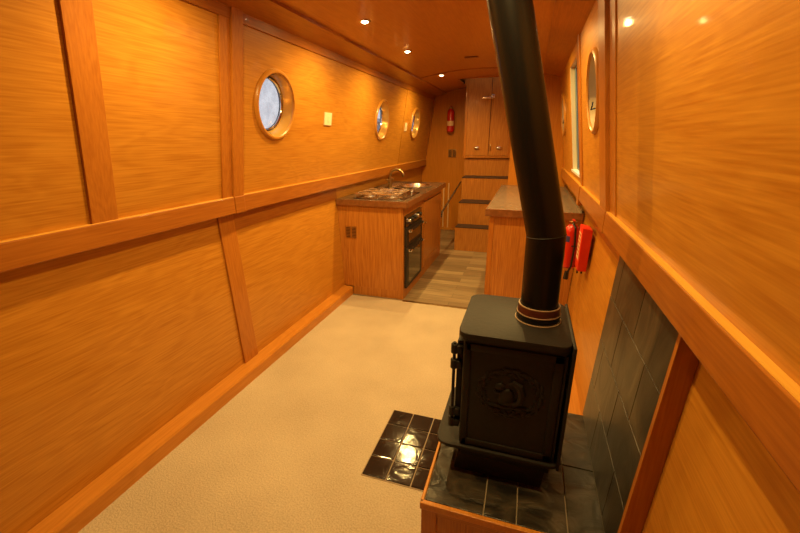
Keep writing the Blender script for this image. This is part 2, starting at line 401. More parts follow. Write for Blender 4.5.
# ------------------------------------------------------------ floor and ceiling
fl = MB().box(XC-1.1, XC+1.1, 3.335, Y1, -.05, 0).build('floor', M['planks']); fl['kind'] = 'structure'
MB().box(XC-1.1, XC+1.1, Y0, 3.335, -.05, -.012).build('floor_base', M['grout_dark'])['kind'] = 'structure'
cp = MB().box(XC-.96, XC+.96, Y0, 3.335, -.012, 0.0, 0).build('fitted_carpet', M['carpet'], loc=(XC, 1, 0))
tag(cp, 'beige fitted carpet covering the cabin floor up to the wood-look kitchen floor', 'carpet', kind='stuff')
ts = MB().box(-1.06, .30, 3.322, 3.348, -.002, .004, .0015).build('threshold_strip', M['brass'], loc=(-.4, 3.335, 0))
tag(ts, 'thin metal strip where the beige carpet meets the wood-look floor', 'threshold strip')

C = empty('ceiling', (XC, 0, 2.2), 'structure')
def arch(mb, u0, u1, ya, yb, n=12, t=.03, drop=0):
    us = [u0+(u1-u0)*k/n for k in range(n+1)]
    pts = [(XC+u, ya, ceil_z(u)-drop) for u in us]+[(XC+u, ya, ceil_z(u)-drop+t) for u in us[::-1]]
    return mb.prism(pts, (0, yb-ya, 0))
HX0, HX1, HY = -.34, .40, 5.66
arch(MB(), -.70, .70, Y0, HY, 20).build('ceiling_panel', M['ceil'], C, True)
arch(MB(), -.70, HX0, HY, Y1, 6).build('ceiling_panel', M['ceil'], C, True)
arch(MB(), HX1, .70, HY, Y1, 6).build('ceiling_panel', M['ceil'], C, True)
arch(MB(), HX0, HX1, 6.35, Y1, 6).build('ceiling_panel', M['ceil'], C, True)
for a, b in ((-.93, -.70), (.70, .93)):
    arch(MB(), a, b, Y0, Y1, 5, .05, .020).build('ceiling_cove', M['rail_y'], C, True)
arch(MB(), -.70, .70, 4.97, 5.01, 20, .02, .007).build('ceiling_batten', M['rail_y'], C)
for x in (XC+HX0-.02, XC+HX1):
    MB().box(x, x+.02, HY-.02, 6.37, 2.25, 2.50).build('hatch_side', M['stile_z'], C)
for y in (HY-.02, 6.35): MB().box(XC+HX0, XC+HX1, y, y+.02, 2.26, 2.50).build('hatch_side', M['panel_x'], C)
MB().box(-1.06, -.2, HY+.30, 6.4, 2.50, 2.53).build('hatch_cover', M['cream'], C)

# ------------------------------------------------------------ bulkheads
def section(y, t, name, mat, x_from=None, x_to=None):
    zs = [-.05, .5, 1.08, 1.09, 1.7, 2.13]
    L = [(XC-(wlo(z) if z < 1.085 else wu(z)), z) for z in zs]; Rr = [(XC+(wlo(z) if z < 1.085 else wu(z)), z) for z in zs]
    T = [(XC+u, ceil_z(u)) for u in [-.86+.172*k for k in range(11)]]
    poly = L+T+Rr[::-1]
    if x_from is not None:
        T = [(x_from, ceil_z(x_from-XC))]+[(x, z) for x, z in T if x > x_from]
        poly = [(x_from, -.05)]+T+Rr[::-1]
    mb = MB().prism([(x, y, z) for x, z in poly], (0, t, 0))
    o = mb.build(name, mat, loc=(poly[0][0], y, 0)); o['kind'] = 'structure'; return o
section(Y1-.03, .03, 'wall_back', M['panel_z'])
section(Y0-.03, .03, 'wall_front', M['panel_z'])
section(5.0, .03, 'wall_right_bulkhead', M['panel_z'], x_from=-.235)
MB().box(-.235, -.205, 5.03, 6.56, 0, 2.24).build('wall_side', M['panel_z'], loc=(-.22, 5.7, 0))['kind'] = 'structure'
MB().box(-1.70, -.96, 6.548, 6.569, .001, .045).build('baseboard_back', M['lip'], loc=(-1.3, 6.56, 0))['kind'] = 'structure'

# ------------------------------------------------------------ portholes
def porthole(n, s, y, z, latch):
    O = side(s, wu, y, z); e1 = Vector((0, 1, 0)); e2 = Vector((-s*.15, 0, 1)).normalized(); nn = Vector((s, 0, .15)).normalized()
    W = empty('window_%d' % n, O, 'structure')
    MB().ring([(.188, .002), (.188, -.012), (.194, -.019), (.204, -.019), (.212, -.012), (.215, -.001)], O, e1, e2, nn, 56, closed=True).build('wooden_ring', M['ringwood'], W, True)
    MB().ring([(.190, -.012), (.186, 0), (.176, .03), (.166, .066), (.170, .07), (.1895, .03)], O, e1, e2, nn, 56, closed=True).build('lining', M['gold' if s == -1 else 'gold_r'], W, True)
    fr = MB().ring([(.168, .060), (.158, .060), (.152, .068), (.152, .078), (.168, .078)], O, e1, e2, nn, 56, closed=True).build('window_frame', M['rubber'], W, True)
    MB().ring([(.160, .070), (.156, .0545), (.150, .062), (.153, .072)], O, e1, e2, nn, 56, closed=True).build('bright_rim', M['chrome'], W, True)
    MB().ring([(.0001, .071), (.155, .071), (.155, .075), (.0001, .075)], O, e1, e2, nn, 48).build('pane', M['glass'], W)
    # outside collar through the hull so that no light leaks round the lining
    MB().ring([(.170, .06), (.23, .025), (.23, .09), (.170, .09)], O, e1, e2, nn, 40, closed=True).build('outer_flange', M['brass'], W, True)
    if latch:
        q = O+e2*(-.075)+e1*.09
        pts = [q+e1*.06+nn*.03, q+e1*.03+nn*.0+e2*-.004, q+e1*.0+nn*-.008+e2*-.006, q-e1*.02+nn*-.004+e2*.012, q-e1*.014+nn*.0+e2*.03, q+e1*.004+e2*.028]
        MB().tube(pts, .004, 8).build('catch', M['rubber'], W, True)
    return W
for i, (s, y, z) in enumerate(PORTS): porthole(i+1, s, y, z, s == 1 or i == 2)
# the tall side window
wy0, wy1, wz0, wz1 = WIN
O = side(1, wu, wy0, wz0)
W6 = empty('window_6', O, 'structure')
def wrect(mb, ya, yb, za, zb, p, b): return wbar(mb, 1, wu, ya, yb, za, zb, p, b)
D = -.030
wrect(MB(), wy0-.001, wy0+.012, wz0, wz1, .012, D).build('reveal', M['stile_z'], W6)
lab(wrect(MB(), wy1-.012, wy1+.001, wz0, wz1, .002, D).build('reveal', M['cream'], W6), 'pale painted reveal')
wrect(MB(), wy0, wy1, wz1-.012, wz1+.001, .002, D).build('reveal', M['stile_z'], W6)
lab(wrect(MB(), wy0-.0, wy1, wz0-.006, wz0+.012, .016, D).build('window_sill', M['daylit_sill'], W6), 'pale sill, daylight painted into its white')
for a, b, c, d in ((wy0-.03, wy0+.055, wz0-.03, wz1+.03), (wy1-.11, wy1+.03, wz0-.03, wz1+.03), (wy0+.055, wy1-.11, wz0-.03, wz0+.03), (wy0+.055, wy1-.11, wz1-.03, wz1+.03)):
    wrect(MB(), a, b, c, d, -.0305, -.060).build('window_frame', M['greyframe'], W6)
wrect(MB(), wy0+.03, wy1-.02, wz0+.02, wz1-.02, -.045, -.050).build('pane', M['glass'], W6)

# ------------------------------------------------------------ outside
gl = MB().box(-60, -2.3, -30, 60, .2, .3).build('ground', M['ground_out'], loc=(-20, 10, .3)); gl['kind'] = 'structure'
g2 = MB().box(1.0, 60, -30, 60, .2, .3).build('ground', M['ground_out'], loc=(20, 10, .3)); g2['kind'] = 'structure'
hs = empty('building', (-9.8, 22.5, .3)); tag(hs, 'red brick building outside, seen small through the middle porthole', 'building')
MB().box(-11.2, -8.27, 22, 25, .3, 2.42).build('wall', M['brick_out'], hs)
MB().prism([(-11.3, 21.9, 2.42), (-8.2, 21.9, 2.42), (-9.8, 21.9, 2.85)], (0, 3.2, 0)).build('roof', M['roof_out'], hs)
MB().box(-10.4, -9.5, 21.98, 22.01, 1.2, 2.0).build('window', M['white_pl'], hs)

# ------------------------------------------------------------ downlights
def downlight(x, y):
    z = ceil_z(x-XC)
    t = empty('ceiling_light', (x, y, z))
    MB().ring([(.024, 0.002), (.026, -.003), (.036, -.005), (.041, -.001), (.041, .003)], (x, y, z), (1, 0, 0), (0, 1, 0), (0, 0, 1), 32, closed=True).build('bezel', M['brass'], t, True)
    MB().ring([(.0001, -.011), (.012, -.010), (.020, -.006), (.0245, 0), (.0245, .003)], (x, y, z), (1, 0, 0), (0, 1, 0), (0, 0, 1), 24).build('lens', M['lens'], t, True)
    return t
lamp = bpy.data.lights.new('downlight_beam', 'SPOT'); lamp.energy = LAMP_W; lamp.color = LAMP_COL; lamp.spot_size = math.radians(174); lamp.spot_blend = .85; lamp.shadow_soft_size = .022
def label_light(row, k, y):
    lr = 'left-hand row' if row == 'L' else 'right-hand row, behind the stove pipe'
    names = {2.73: 'nearest lit ceiling spotlight of the row above the portholes', 3.70: 'middle lit ceiling spotlight of the row above the portholes',
             5.13: 'farthest lit ceiling spotlight, beside the crosswise ceiling batten'}
    if row == 'L' and y in names: return names[y]
    pos = {-1.0: 'over the front bulkhead end', .25: 'just behind the camera', .1: 'just behind the camera', 1.4: 'above the wide oak stile', 1.02: 'just in front of the stove pipe',
           2.73: 'behind the top of the stove pipe', 3.70: 'behind the stove pipe, level with the hob', 5.13: 'behind the stove pipe, near the cupboard'}[y]
    return 'small round ceiling spotlight %s, on the %s side' % (pos, 'porthole' if row == 'L' else 'stove')
proto = None
for row, (x, ys) in (('L', LAMPS_L), ('R', LAMPS_R)):
    for k, y in enumerate(ys):
        if proto is None:
            t = proto = downlight(x, y)
            lo = bpy.data.objects.new('beam', lamp); col.objects.link(lo); lo.parent = t; lo.location = (0, 0, -.036)
        else: t = copy_tree(proto); t.location = (x, y, ceil_z(x-XC))
        tag(t, label_light(row, k, y), 'ceiling light', 'spotlights in the ceiling')

cv = empty('ceiling_vent', (-.645, 4.31, ceil_z(0)))
MB().box(-.715, -.575, 4.285, 4.335, ceil_z(0)-.012, ceil_z(0), .003).build('plate', M['rail_y'], cv)
MB().box(-.705, -.585, 4.283, 4.286, ceil_z(0)-.009, ceil_z(0)-.003).build('slot', M['shadow_gap'], cv)
tag(cv, 'slim oak catch plate flat on the ceiling near the farthest spotlight', 'ceiling plate')

# ------------------------------------------------------------ switches
def switch(y, z, hy, hz, lb, nm='light_switch'):
    t = empty(nm, side(-1, wu, y, z))
    wbar(MB(), -1, wu, y-hy, y+hy, z-hz, z+hz, .010, 0, .002).build('plate', M['white_pl'], t)
    wbar(MB(), -1, wu, y-.012, y+.012, z-.02, z+.02, .015, .008, .001).build('rocker', M['white_pl'], t)
    tag(t, lb, 'switch')
switch(3.04, 1.66, .058, .048, 'ivory switch plate on the oak wall, between the large porthole and the middle one')
switch(5.20, 1.655, .045, .05, 'ivory switch plate right after the panel joint, beside the farthest porthole')

# ------------------------------------------------------------ hearth
HZ = .25
ht = empty('hearth', (.05, 1.38, 0)); tag(ht, 'raised oak hearth plinth topped with dark slate tiles under the stove', 'hearth')
hx0, hx1, hy0, hy1 = -.266, .368, 1.042, 1.73
MB().box(hx0+.014, .30, hy0+.014, hy1-.014, 0, HZ-.018).build('plinth', M['kit_z'], ht)
lab(MB().box(hx0+.004, hx1-.006, hy0+.004, hy1-.004, HZ-.022, HZ-.006).build('tile_bed', M['grout_dark'], ht), 'thin pale grout between slates')
MB().box(hx0, hx0+.012, hy0, hy1, HZ-.028, HZ+.002, .003).build('edging', M['lip'], ht)
MB().box(hx0, .335, hy0-.006, hy0+.012, HZ-.028, HZ+.002, .003).build('edging', M['lip'], ht)
# fascia frame
MB().box(hx0+.004, hx0+.060, hy0+.002, hy0+.016, 0, HZ-.028, .002).build('stile', M['stile_z'], ht)
MB().box(hx0+.060, .30, hy0+.004, hy0+.016, HZ-.055, HZ-.028, .001).build('rail', M['kit_x'], ht)
MB().box(hx0+.002, hx0+.014, hy0+.016, hy1, 0, HZ-.028, .002).build('side_board', M['stile_z'], ht)
tl = MB(); g = .0022
xs = [hx0+.013, -.043, .069, .235, hx1-.015]
rows = [(hy0+.013, 1.379), (1.379, hy1-.004)]
for i in range(4):
    for a, b in rows:
        tl.box(xs[i]+g, xs[i+1]-g, a+g, b-g, HZ-.014, HZ, .0015)
tl.build('slate_tiles', M['slate_top'], ht)

# tile panel on the wall over the hearth
tp = empty('tile_panel', side(1, wlo, 1.38, .25)); tag(tp, 'tall panel of grey-brown slate tiles on the wall beside the stove', 'wall tiles')
wbar(MB(), 1, wlo, 1.02, 1.735, HZ+.001, 1.077, .044, .0005).build('grout', M['grout_dark'], tp)
wbar(MB(), 1, wlo, 1.000, 1.018, HZ-.24, 1.076, .052, .0005, .001).build('end_board', M['stile_z'], tp)
tb = MB(); rowz = [HZ+.002, .455, .66, .865, 1.076]
for j in range(4):
    off = .0 if j % 2 else .155
    y = 1.02-off
    while y < 1.735:
        a, b = max(y, 1.021), min(y+.31, 1.735)
        if b-a > .01: wbar(tb, 1, wlo, a+.0018, b-.0018, rowz[j]+.0018, rowz[j+1]-.0018, .049, .042, .001)
        y += .31
tb.build('slate_tiles', M['slate_wall'], tp)

# tiles let into the carpet
ft = empty('floor_tiles', (-.45, 1.54, 0)); tag(ft, 'patch of glossy dark square tiles set into the carpet in front of the stove', 'floor tiles')
MB().box(-.622, hx0+.002, 1.302, 1.786, -.01, .0025).build('grout', M['grout'], ft)
tb = MB()
for i in range(3):
    for j in range(4):
        x = -.62+i*.1195; y = 1.305+j*.1195
        tb.box(x+.0025, min(x+.117, hx0-.0), y+.0025, y+.117, -.004, .0075+random.uniform(-.0006, .0006), .0035)
tb.build('glazed_tiles', M['floor_tile'], ft)

# ------------------------------------------------------------ stove
SX0, SX1, SY0, SY1, SZ0, SZT = -.165, .180, 1.224, 1.566, .385, .865
sv = empty('wood_stove', (.008, 1.395, HZ)); tag(sv, 'squat black cast-iron stove with relief on its side, on the slate hearth', 'stove')
I = M['black_iron']
def rrect(x0, x1, y0, y1, r, z, n=6):
    pts = []
    for cx, cy, a in ((x1-r, y1-r, 0), (x0+r, y1-r, PI/2), (x0+r, y0+r, PI), (x1-r, y0+r, 1.5*PI)):
        for k in range(n+1): t = a+PI/2*k/n; pts.append((cx+r*math.cos(t), cy+r*math.sin(t), z))
    return pts
b = MB().prism(rrect(SX0, SX1, SY0, SY1, .016, SZ0), (0, 0, .845-SZ0))
b.build('body', I, sv, True)
MB().prism(rrect(-.183, .1885, 1.205, 1.585, .040, .843), (0, 0, .022), .005).build('top_plate', I, sv, True)
MB().prism(rrect(SX0-.006, SX1+.006, SY0-.008, SY1+.008, .02, .832), (0, 0, .012), .003).build('cornice', I, sv, True)
# raised border and relief on the near side
sp = MB()
def bar(x0, x1, z0, z1, t=.006): sp.box(x0, x1, SY0-t, SY0+.004, z0, z1, .002)
bar(SX0+.012, SX1-.012, .795, .822); bar(SX0+.012, SX1-.012, .392, .418); bar(SX0+.006, SX0+.030, .392, .822); bar(SX1-.040, SX1-.012, .392, .822)
bar(SX1-.008, SX1, .392, .822, .003)
sp.build('side_panel', I, sv, True)
rel = MB(); cx, cz = .008, .645
for k in range(44):
    a = 2*PI*k/44; rr = 1+.10*math.sin(k*2.7)
    px, pz = cx+.103*rr*math.cos(a), cz+.088*rr*math.sin(a)
    rot = Matrix.Rotation(-(a+PI/2+.5*math.sin(k*1.9)), 4, 'Y')
    rel.ball((px, SY0-.001, pz), .013, (1.3, .38, .55), rot, 8)
for k in range(16):
    a = 2*PI*k/16+.2
    rel.ball((cx+.088*math.cos(a), SY0-.001, cz+.072*math.sin(a)), .006, (1, .7, 1), None, 8)
rel.tube([(cx+.105*math.cos(t), SY0-.002, cz+.09*math.sin(t)) for t in [2*PI*k/40 for k in range(41)]], .0035, 6)
# small seated animal with a curled tail
rel.ball((cx-.012, SY0-.001, cz-.018), .030, (.9, .34, 1.25), Matrix.Rotation(.35, 4, 'Y'), 12)
rel.ball((cx-.036, SY0-.001, cz+.022), .017, (1.15, .45, .85), Matrix.Rotation(-.3, 4, 'Y'), 10)
rel.ball((cx-.030, SY0-.001, cz+.038), .006, (.6, .6, 1.3), None, 8)
rel.ball((cx-.004, SY0-.001, cz-.040), .020, (1.5, .4, .7), None, 10)
rel.tube([(cx+.012, SY0-.001, cz-.045), (cx+.034, SY0-.002, cz-.028), (cx+.040, SY0-.003, cz+.005), (cx+.030, SY0-.003, cz+.034), (cx+.008, SY0-.002, cz+.046), (cx-.004, SY0-.001, cz+.036)], [.008, .013, .015, .014, .011, .006], 8)
rel.tube([(cx-.03, SY0-.001, cz-.005), (cx-.05, SY0-.003, cz-.002), (cx-.056, SY0-.002, cz+.006)], .005, 6)
rel.tube([(cx-.07, SY0-.001, cz-.055), (cx-.02, SY0-.002, cz-.060), (cx+.06, SY0-.001, cz-.050)], .006, 6)
lab(rel.build('relief', I, sv, True), 'cast leaf wreath round a small seated animal')
# door on the left face, with hinges, latch and air wheel
dr = MB().box(SX0-.026, SX0-.002, 1.262, 1.532, .44, .805, .006).build('door', I, sv, True)
MB().box(SX0-.030, SX0-.024, 1.30, 1.495, .56, .77, .002).build('door_glass', M['black_gloss'], dr)
MB().ring([(.0001, .018), (.026, .018), (.030, .012), (.030, 0)], (SX0-.024, 1.40, .50), (0, 1, 0), (0, 0, 1), (-1, 0, 0), 24).build('air_wheel', I, dr, True)
for zz in (.775, .712, .505, .455):
    MB().cyl((SX0-.034, 1.254, zz-.020), (SX0-.034, 1.254, zz+.020), .013, bev=.003).box(SX0-.034, SX0-.004, 1.244, 1.262, zz-.014, zz+.014, .002).build('hinge', I, sv, True)
MB().cyl((SX0-.034, 1.254, .44), (SX0-.034, 1.254, .80), .006).build('hinge_pin', I, sv, True)
hn = MB().cyl((SX0-.02, 1.545, .66), (SX0-.055, 1.548, .66), .008, bev=.002)
hn.cyl((SX0-.052, 1.548, .60), (SX0-.052, 1.548, .70), .011, bev=.004)
hn.build('door_handle', I, sv, True)
# ash lip: a shelf round the foot of the body
lip = rrect(-.252, .206, 1.205, 1.585, .045, .372)
MB().prism(lip, (0, 0, .014), .004).build('ash_shelf', I, sv, True)
MB().box(SX0+.01, SX1-.01, SY0+.01, SY1-.01, .325, .374, .004).build('ash_box', I, sv, True)
MB().hexa([(-.180, 1.232, HZ), (.150, 1.232, HZ), (.150, 1.55, HZ), (-.180, 1.55, HZ), (-.168, 1.24, .33), (.160, 1.24, .33), (.160, 1.55, .33), (-.168, 1.55, .33)], .006).build('base', I, sv, True)
MB().box(.189, .200, 1.212, 1.592, .365, .861, .003).build('rear_shield', I, sv, True)

# flue
px_, py_ = .081, 1.408
fp = empty('flue_pipe', (px_, py_, SZT)); tag(fp, 'black stove pipe rising from the stove and leaning towards the ceiling', 'flue pipe')
X_, Y_, Z_ = (1, 0, 0), (0, 1, 0), (0, 0, 1)
MB().ring([(.060, 0), (.081, 0), (.081, .003), (.078, .005), (.078, .026), (.060, .026)], (px_, py_, SZT), X_, Y_, Z_, 48, closed=True).build('flange', M['black_gloss'], fp, True)
lab(MB().ring([(.060, .029), (.0755, .029), (.0760, .034), (.0745, .040), (.0748, .048), (.073, .056), (.060, .056)], (px_, py_, SZT), X_, Y_, Z_, 48, closed=True).build('collar', M['rust'], fp, True), 'rusty brown collar')
for zz, rr_ in ((.0005, .082), (.0275, .0778), (.057, .0735)):
    lab(MB().ring([(rr_-.004, -.002), (rr_-.0005, -.002), (rr_, 0), (rr_-.0005, .002), (rr_-.004, .002)], (px_, py_, SZT+zz+.0015), X_, Y_, Z_, 48, closed=True).build('seam_ring', M['cement'], fp, True), 'thin pale line of fire cement')
EZ = 1.183
# mitred elbow: lower tube cut along the bisector plane
lean = Vector((-.183, .0, .722)).normalized()
nb = (Vector((0, 0, 1))+lean).normalized(); E = Vector((px_-.004, py_, EZ)); R0 = .0655
lo_, up_ = MB(), MB(); seg = 48
A, Bm, Cc = [], [], []; Bu = []
Zt = 2.30
for k in range(seg):
    a = 2*PI*k/seg; o = Vector((R0*math.cos(a), R0*math.sin(a), 0))
    base = Vector((px_, py_, SZT+.01))+o
    d = (E-Vector((px_, py_, SZT+.01))).normalized()
    t = (E-base).dot(nb)/d.dot(nb); m_ = base+d*t
    A.append(lo_.bm.verts.new(base)); Bm.append(lo_.bm.verts.new(m_)); Bu.append(up_.bm.verts.new(m_))
    tt = (Zt-m_.z)/lean.z; Cc.append(up_.bm.verts.new(m_+lean*tt))
for k in range(seg):
    j = (k+1) % seg
    lo_.bm.faces.new((A[k], A[j], Bm[j], Bm[k])); up_.bm.faces.new((Bu[k], Bu[j], Cc[j], Cc[k]))
lo_.bm.faces.new(A[::-1]); up_.bm.faces.new(Cc); up_.bm.faces.new(Bu[::-1]); lo_.bm.faces.new(Bm)
lo_.build('lower_pipe', M['black_enamel'], fp, True); up_.build('upper_pipe', M['black_enamel'], fp, True)
# bright weld line along part of the mitre
e1 = nb.cross(Vector((0, 1, 0))).normalized(); e2 = nb.cross(e1)
pts = []
for k in range(17):
    a = -PI*.95+PI*.9*k/16
    v = Vector((math.cos(a), math.sin(a), 0))*(R0+.0003); base = Vector((E.x, E.y, 0))+v
    t = (E-base).dot(nb)/nb.z; pts.append(base+Vector((0, 0, t)))
MB().tube(pts, .0016, 6).build('weld_seam', M['black_iron'], fp, True)
tx = E+lean*((ceil_z(-.15+0)-EZ)/lean.z); zc = ceil_z(tx.x-XC)
MB().ring([(.068, .004), (.068, -.02), (.074, -.022), (.105, -.006), (.108, .004)], (tx.x, tx.y, zc), (1, 0, 0), (0, 1, 0), (0, 0, 1), 48, closed=True, sx=1.05).build('ceiling_collar', M['brass'], fp, True)

# ------------------------------------------------------------ kitchen unit (left)
KY0, KY1, KX = 3.37, 5.06, -1.064
kz = .905
def kleft(z): return XC-wlo(z)+.001
kc = empty('kitchen_cabinet', (-1.35, 4.2, 0)); tag(kc, 'long oak kitchen base unit under the hob and sink, along the left wall', 'cabinet')
def slab_k(y0, y1, z0, z1, x1): return MB().hexa([(kleft(z0), y0, z0), (x1, y0, z0), (x1, y1, z0), (kleft(z0), y1, z0), (kleft(z1), y0, z1), (x1, y0, z1), (x1, y1, z1), (kleft(z1), y1, z1)], .0015)
slab_k(KY0, KY0+.022, .085, kz, KX-.001).build('end_panel', M['kit_z'], kc)
MB().box(-1.595, KX-.001, KY0, KY0+.022, 0, .0848).build('end_panel', M['kit_z'], kc)
MB().box(KX-.045, KX-.001, KY0-.004, KY0, 0.0, kz, .001).build('end_stile', M['kit_z'], kc)
slab_k(KY1-.022, KY1, .05, kz, KX-.001).build('end_panel', M['kit_z'], kc)
MB().box(KX-.022, KX, KY0+.022, 3.405, 0, kz).build('front_stile', M['kit_z'], kc)
MB().box(KX-.022, KX, 3.985, 4.10, 0, kz).build('front_stile', M['kit_z'], kc)
MB().box(KX-.022, KX, KY1-.06, KY1-.022, 0, kz).build('front_stile', M['kit_z'], kc)
MB().box(KX-.022, KX, 3.405, 3.985, 0, .10).build('front_rail', M['kit_z'], kc)
MB().box(KX-.022, KX, 3.405, 3.985, .822, kz).build('front_rail', M['kit_z'], kc)
MB().box(KX-.022, KX, 4.10, KY1-.06, .85, kz).build('front_rail', M['kit_z'], kc)
MB().box(KX-.022, KX, 4.10, KY1-.06, 0, .09).build('front_rail', M['kit_z'], kc)
dy0, dy1, dz0, dz1 = 4.105, KY1-.065, .095, .845
dd = MB().box(KX-.015, KX+.004, dy0, dy1, dz0, dz1, .002).build('door', M['kit_z'], kc)
MB().box(KX+.004, KX+.010, dy0, dy0+.07, dz0, dz1, .002).build('door_stile', M['kit_z'], dd)
MB().box(KX+.004, KX+.010, dy1-.07, dy1, dz0, dz1, .002).build('door_stile', M['kit_z'], dd)
MB().box(KX+.004, KX+.010, dy0+.07, dy1-.07, dz0, dz0+.07, .002).build('door_rail', M['kit_z'], dd)
arcp = [(KX+.004, dy0+.07, dz1), (KX+.004, dy0+.07, dz1-.12)]+[(KX+.004, dy0+.07+(dy1-dy0-.14)*k/10, dz1-.12+.05*math.sin(PI*k/10)) for k in range(1, 10)]+[(KX+.004, dy1-.07, dz1-.12), (KX+.004, dy1-.07, dz1)]
MB().prism(arcp, (.006, 0, 0)).build('door_rail', M['kit_z'], dd)
MB().ball((KX+.024, dy0+.035, .62), .012, (1, 1, 1)).cyl((KX+.008, dy0+.035, .62), (KX+.02, dy0+.035, .62), .005).build('knob', M['brass'], dd, True)
# louvre vent in the end panel
for a in (-1.648, -1.588):
    vt = MB().box(a, a+.050, KY0-.005, KY0-.0005, .585, .70, .001).build('vent', M['brass'], kc)
    sl = MB()
    for q in range(7): sl.box(a+.006, a+.044, KY0-.0062, KY0-.0048, .596+q*.0145, .602+q*.0145)
    sl.build('slots', M['shadow_gap'], vt)

# oven
ov = empty('oven', (KX, 3.69, .1)); tag(ov, 'black built-in double oven in the front of the kitchen unit', 'oven')
oy0, oy1, oz0, oz1 = 3.408, 3.982, .103, .819
MB().box(KX-.40, KX+.004, oy0+.003, oy1-.003, oz0+.002, oz1-.002).build('body', M['black_matt'], ov)
MB().box(KX+.004, KX+.016, oy0, oy1, .712, oz1, .003).build('control_panel', M['black_gloss'], ov)
for (a, b) in ((.512+.008, .706), (oz0, .514)):
    d = MB().box(KX+.004, KX+.022, oy0, oy1, a, b, .003).build('oven_door', M['black_matt'], ov)
    MB().box(KX+.021, KX+.0235, oy0+.07, oy1-.07, a+.035, b-.06, .001).build('door_glass', M['black_gloss'], d)
    h = MB().cyl((KX+.052, oy0+.03, b-.03), (KX+.052, oy1-.03, b-.03), .009, bev=.002).build('handle', M['black_matt'], d, True)
    for y in (oy0+.03, oy1-.075):
        lab(MB().box(KX+.022, KX+.064, y, y+.045, b-.042, b-.018, .004).build('handle_end', M['steel'], h, True), 'bright steel handle bracket')
for k in range(5):
    y = oy0+.09+k*.098
    MB().cyl((KX+.016, y, .765), (KX+.040, y, .765), .019, .016, bev=.002).build('knob', M['steel'] if k in (0, 3) else M['black_matt'], ov, True)

# worktop with a cut-out for the sink
ztop = .962
wt = empty('kitchen_worktop', (-1.37, 4.2, kz)); tag(wt, 'dark mottled worktop over the oven, holding hob and sink', 'worktop')
bowl_c, bowl_r = (-1.29, 4.62), (.165, .21)
xl = kleft(ztop)+.004
MB().sheet(lambda a, b: Vector((a, b, ztop)), xl, -1.02, 3.345, 5.09, [circle(*bowl_c, bowl_r[0], bowl_r[1], 40)], Vector((0, 0, -.030))).build('top', M['worktop'], wt)
MB().box(xl, -1.018, 3.341, 3.346, kz+.002, ztop-.001, .001).build('edge_strip', M['worktop_edge'], wt)
MB().box(-1.022, -1.016, 3.341, 5.09, kz+.002, ztop-.001, .001).build('edge_strip', M['worktop_edge'], wt)
MB().box(xl, -1.022, 5.088, 5.094, kz+.002, ztop-.001, .001).build('edge_strip', M['worktop_edge'], wt)

# hob
hb = empty('gas_hob', (-1.33, 3.74, ztop)); tag(hb, 'shiny stainless-steel four-burner gas hob set in the worktop', 'hob')
MB().box(-1.585, -1.085, 3.43, 4.03, ztop, ztop+.008, .003).build('plate', M['hob_plate'], hb, True)
k = 0
for bx in (-1.47, -1.24):
    for by in (3.565, 3.83):
        r = (.045, .034, .038, .030)[k]; k += 1
        bn = MB().ring([(.0001, .022), (r*.75, .022), (r*.8, .016), (r, .014), (r, .004), (r*1.35, 0)], (bx, by, ztop+.008), (1, 0, 0), (0, 1, 0), (0, 0, 1), 28).build('burner', M['steel'], hb, True)
        MB().ring([(.0001, .027), (r*.6, .026), (r*.72, .022)], (bx, by, ztop+.008), (1, 0, 0), (0, 1, 0), (0, 0, 1), 24).build('burner_cap', M['black_matt'], bn, True)
for bx in (-1.47, -1.24):
    gr = MB(); h = ztop+.044
    x0, x1, y0, y1 = bx-.105, bx+.105, 3.455, 3.945
    gr.tube([(x0, y0, h), (x1, y0, h), (x1, y1, h), (x0, y1, h), (x0, y0, h)], .0065, 8)
    gr.tube([(x0, (y0+y1)/2, h), (x1, (y0+y1)/2, h)], .006, 8)
    for by in (3.565, 3.83):
        for dx, dy in ((1, 0), (-1, 0), (0, 1), (0, -1)):
            gr.tube([(bx+dx*.022, by+dy*.022, h), (bx+dx*.105, by+dy*.11, h)], .006, 8)
    for x in (x0, x1):
        for y in (y0, y1, (y0+y1)/2): gr.tube([(x, y, h), (x, y, ztop+.008)], .004, 8)
    gr.build('pan_support', M['steel'], hb, True)
for q in range(4):
    y = 3.99; x = -1.52+q*.12
    MB().cyl((x, y, ztop+.008), (x, y, ztop+.034), .017, .014, bev=.003).build('knob', M['steel'], hb, True)

# sink
sk = empty('sink', (-1.33, 4.6, ztop)); tag(sk, 'round-bowled stainless sink with raised rim, behind the hob', 'sink')
cx, cy = bowl_c; a_, b_ = bowl_r
MB().ring([(1.0, .001), (1.12, .001), (1.13, .006), (1.06, .010), (.99, .006), (.93, -.03), (.86, -.12), (.70, -.135), (.10, -.139), (.0001, -.139), (.0001, -.143), (.72, -.139), (.89, -.122), (.97, -.03)], (cx, cy, ztop), (a_, 0, 0), (0, b_, 0), (0, 0, 1), 48, closed=True).build('bowl', M['steel'], sk, True)
MB().ring([(.0001, .004), (.030, .004), (.036, 0)], (cx, cy, ztop-.139), (1, 0, 0), (0, 1, 0), (0, 0, 1), 24).build('drain', M['chrome'], sk, True)
dnr = MB().box(-1.615, -1.49, 4.40, 4.84, ztop, ztop+.005, .002)
for q in range(4): dnr.box(-1.60+q*.028, -1.59+q*.028, 4.50, 4.82, ztop+.004, ztop+.009, .002)
dnr.build('drainer', M['steel'], sk, True)

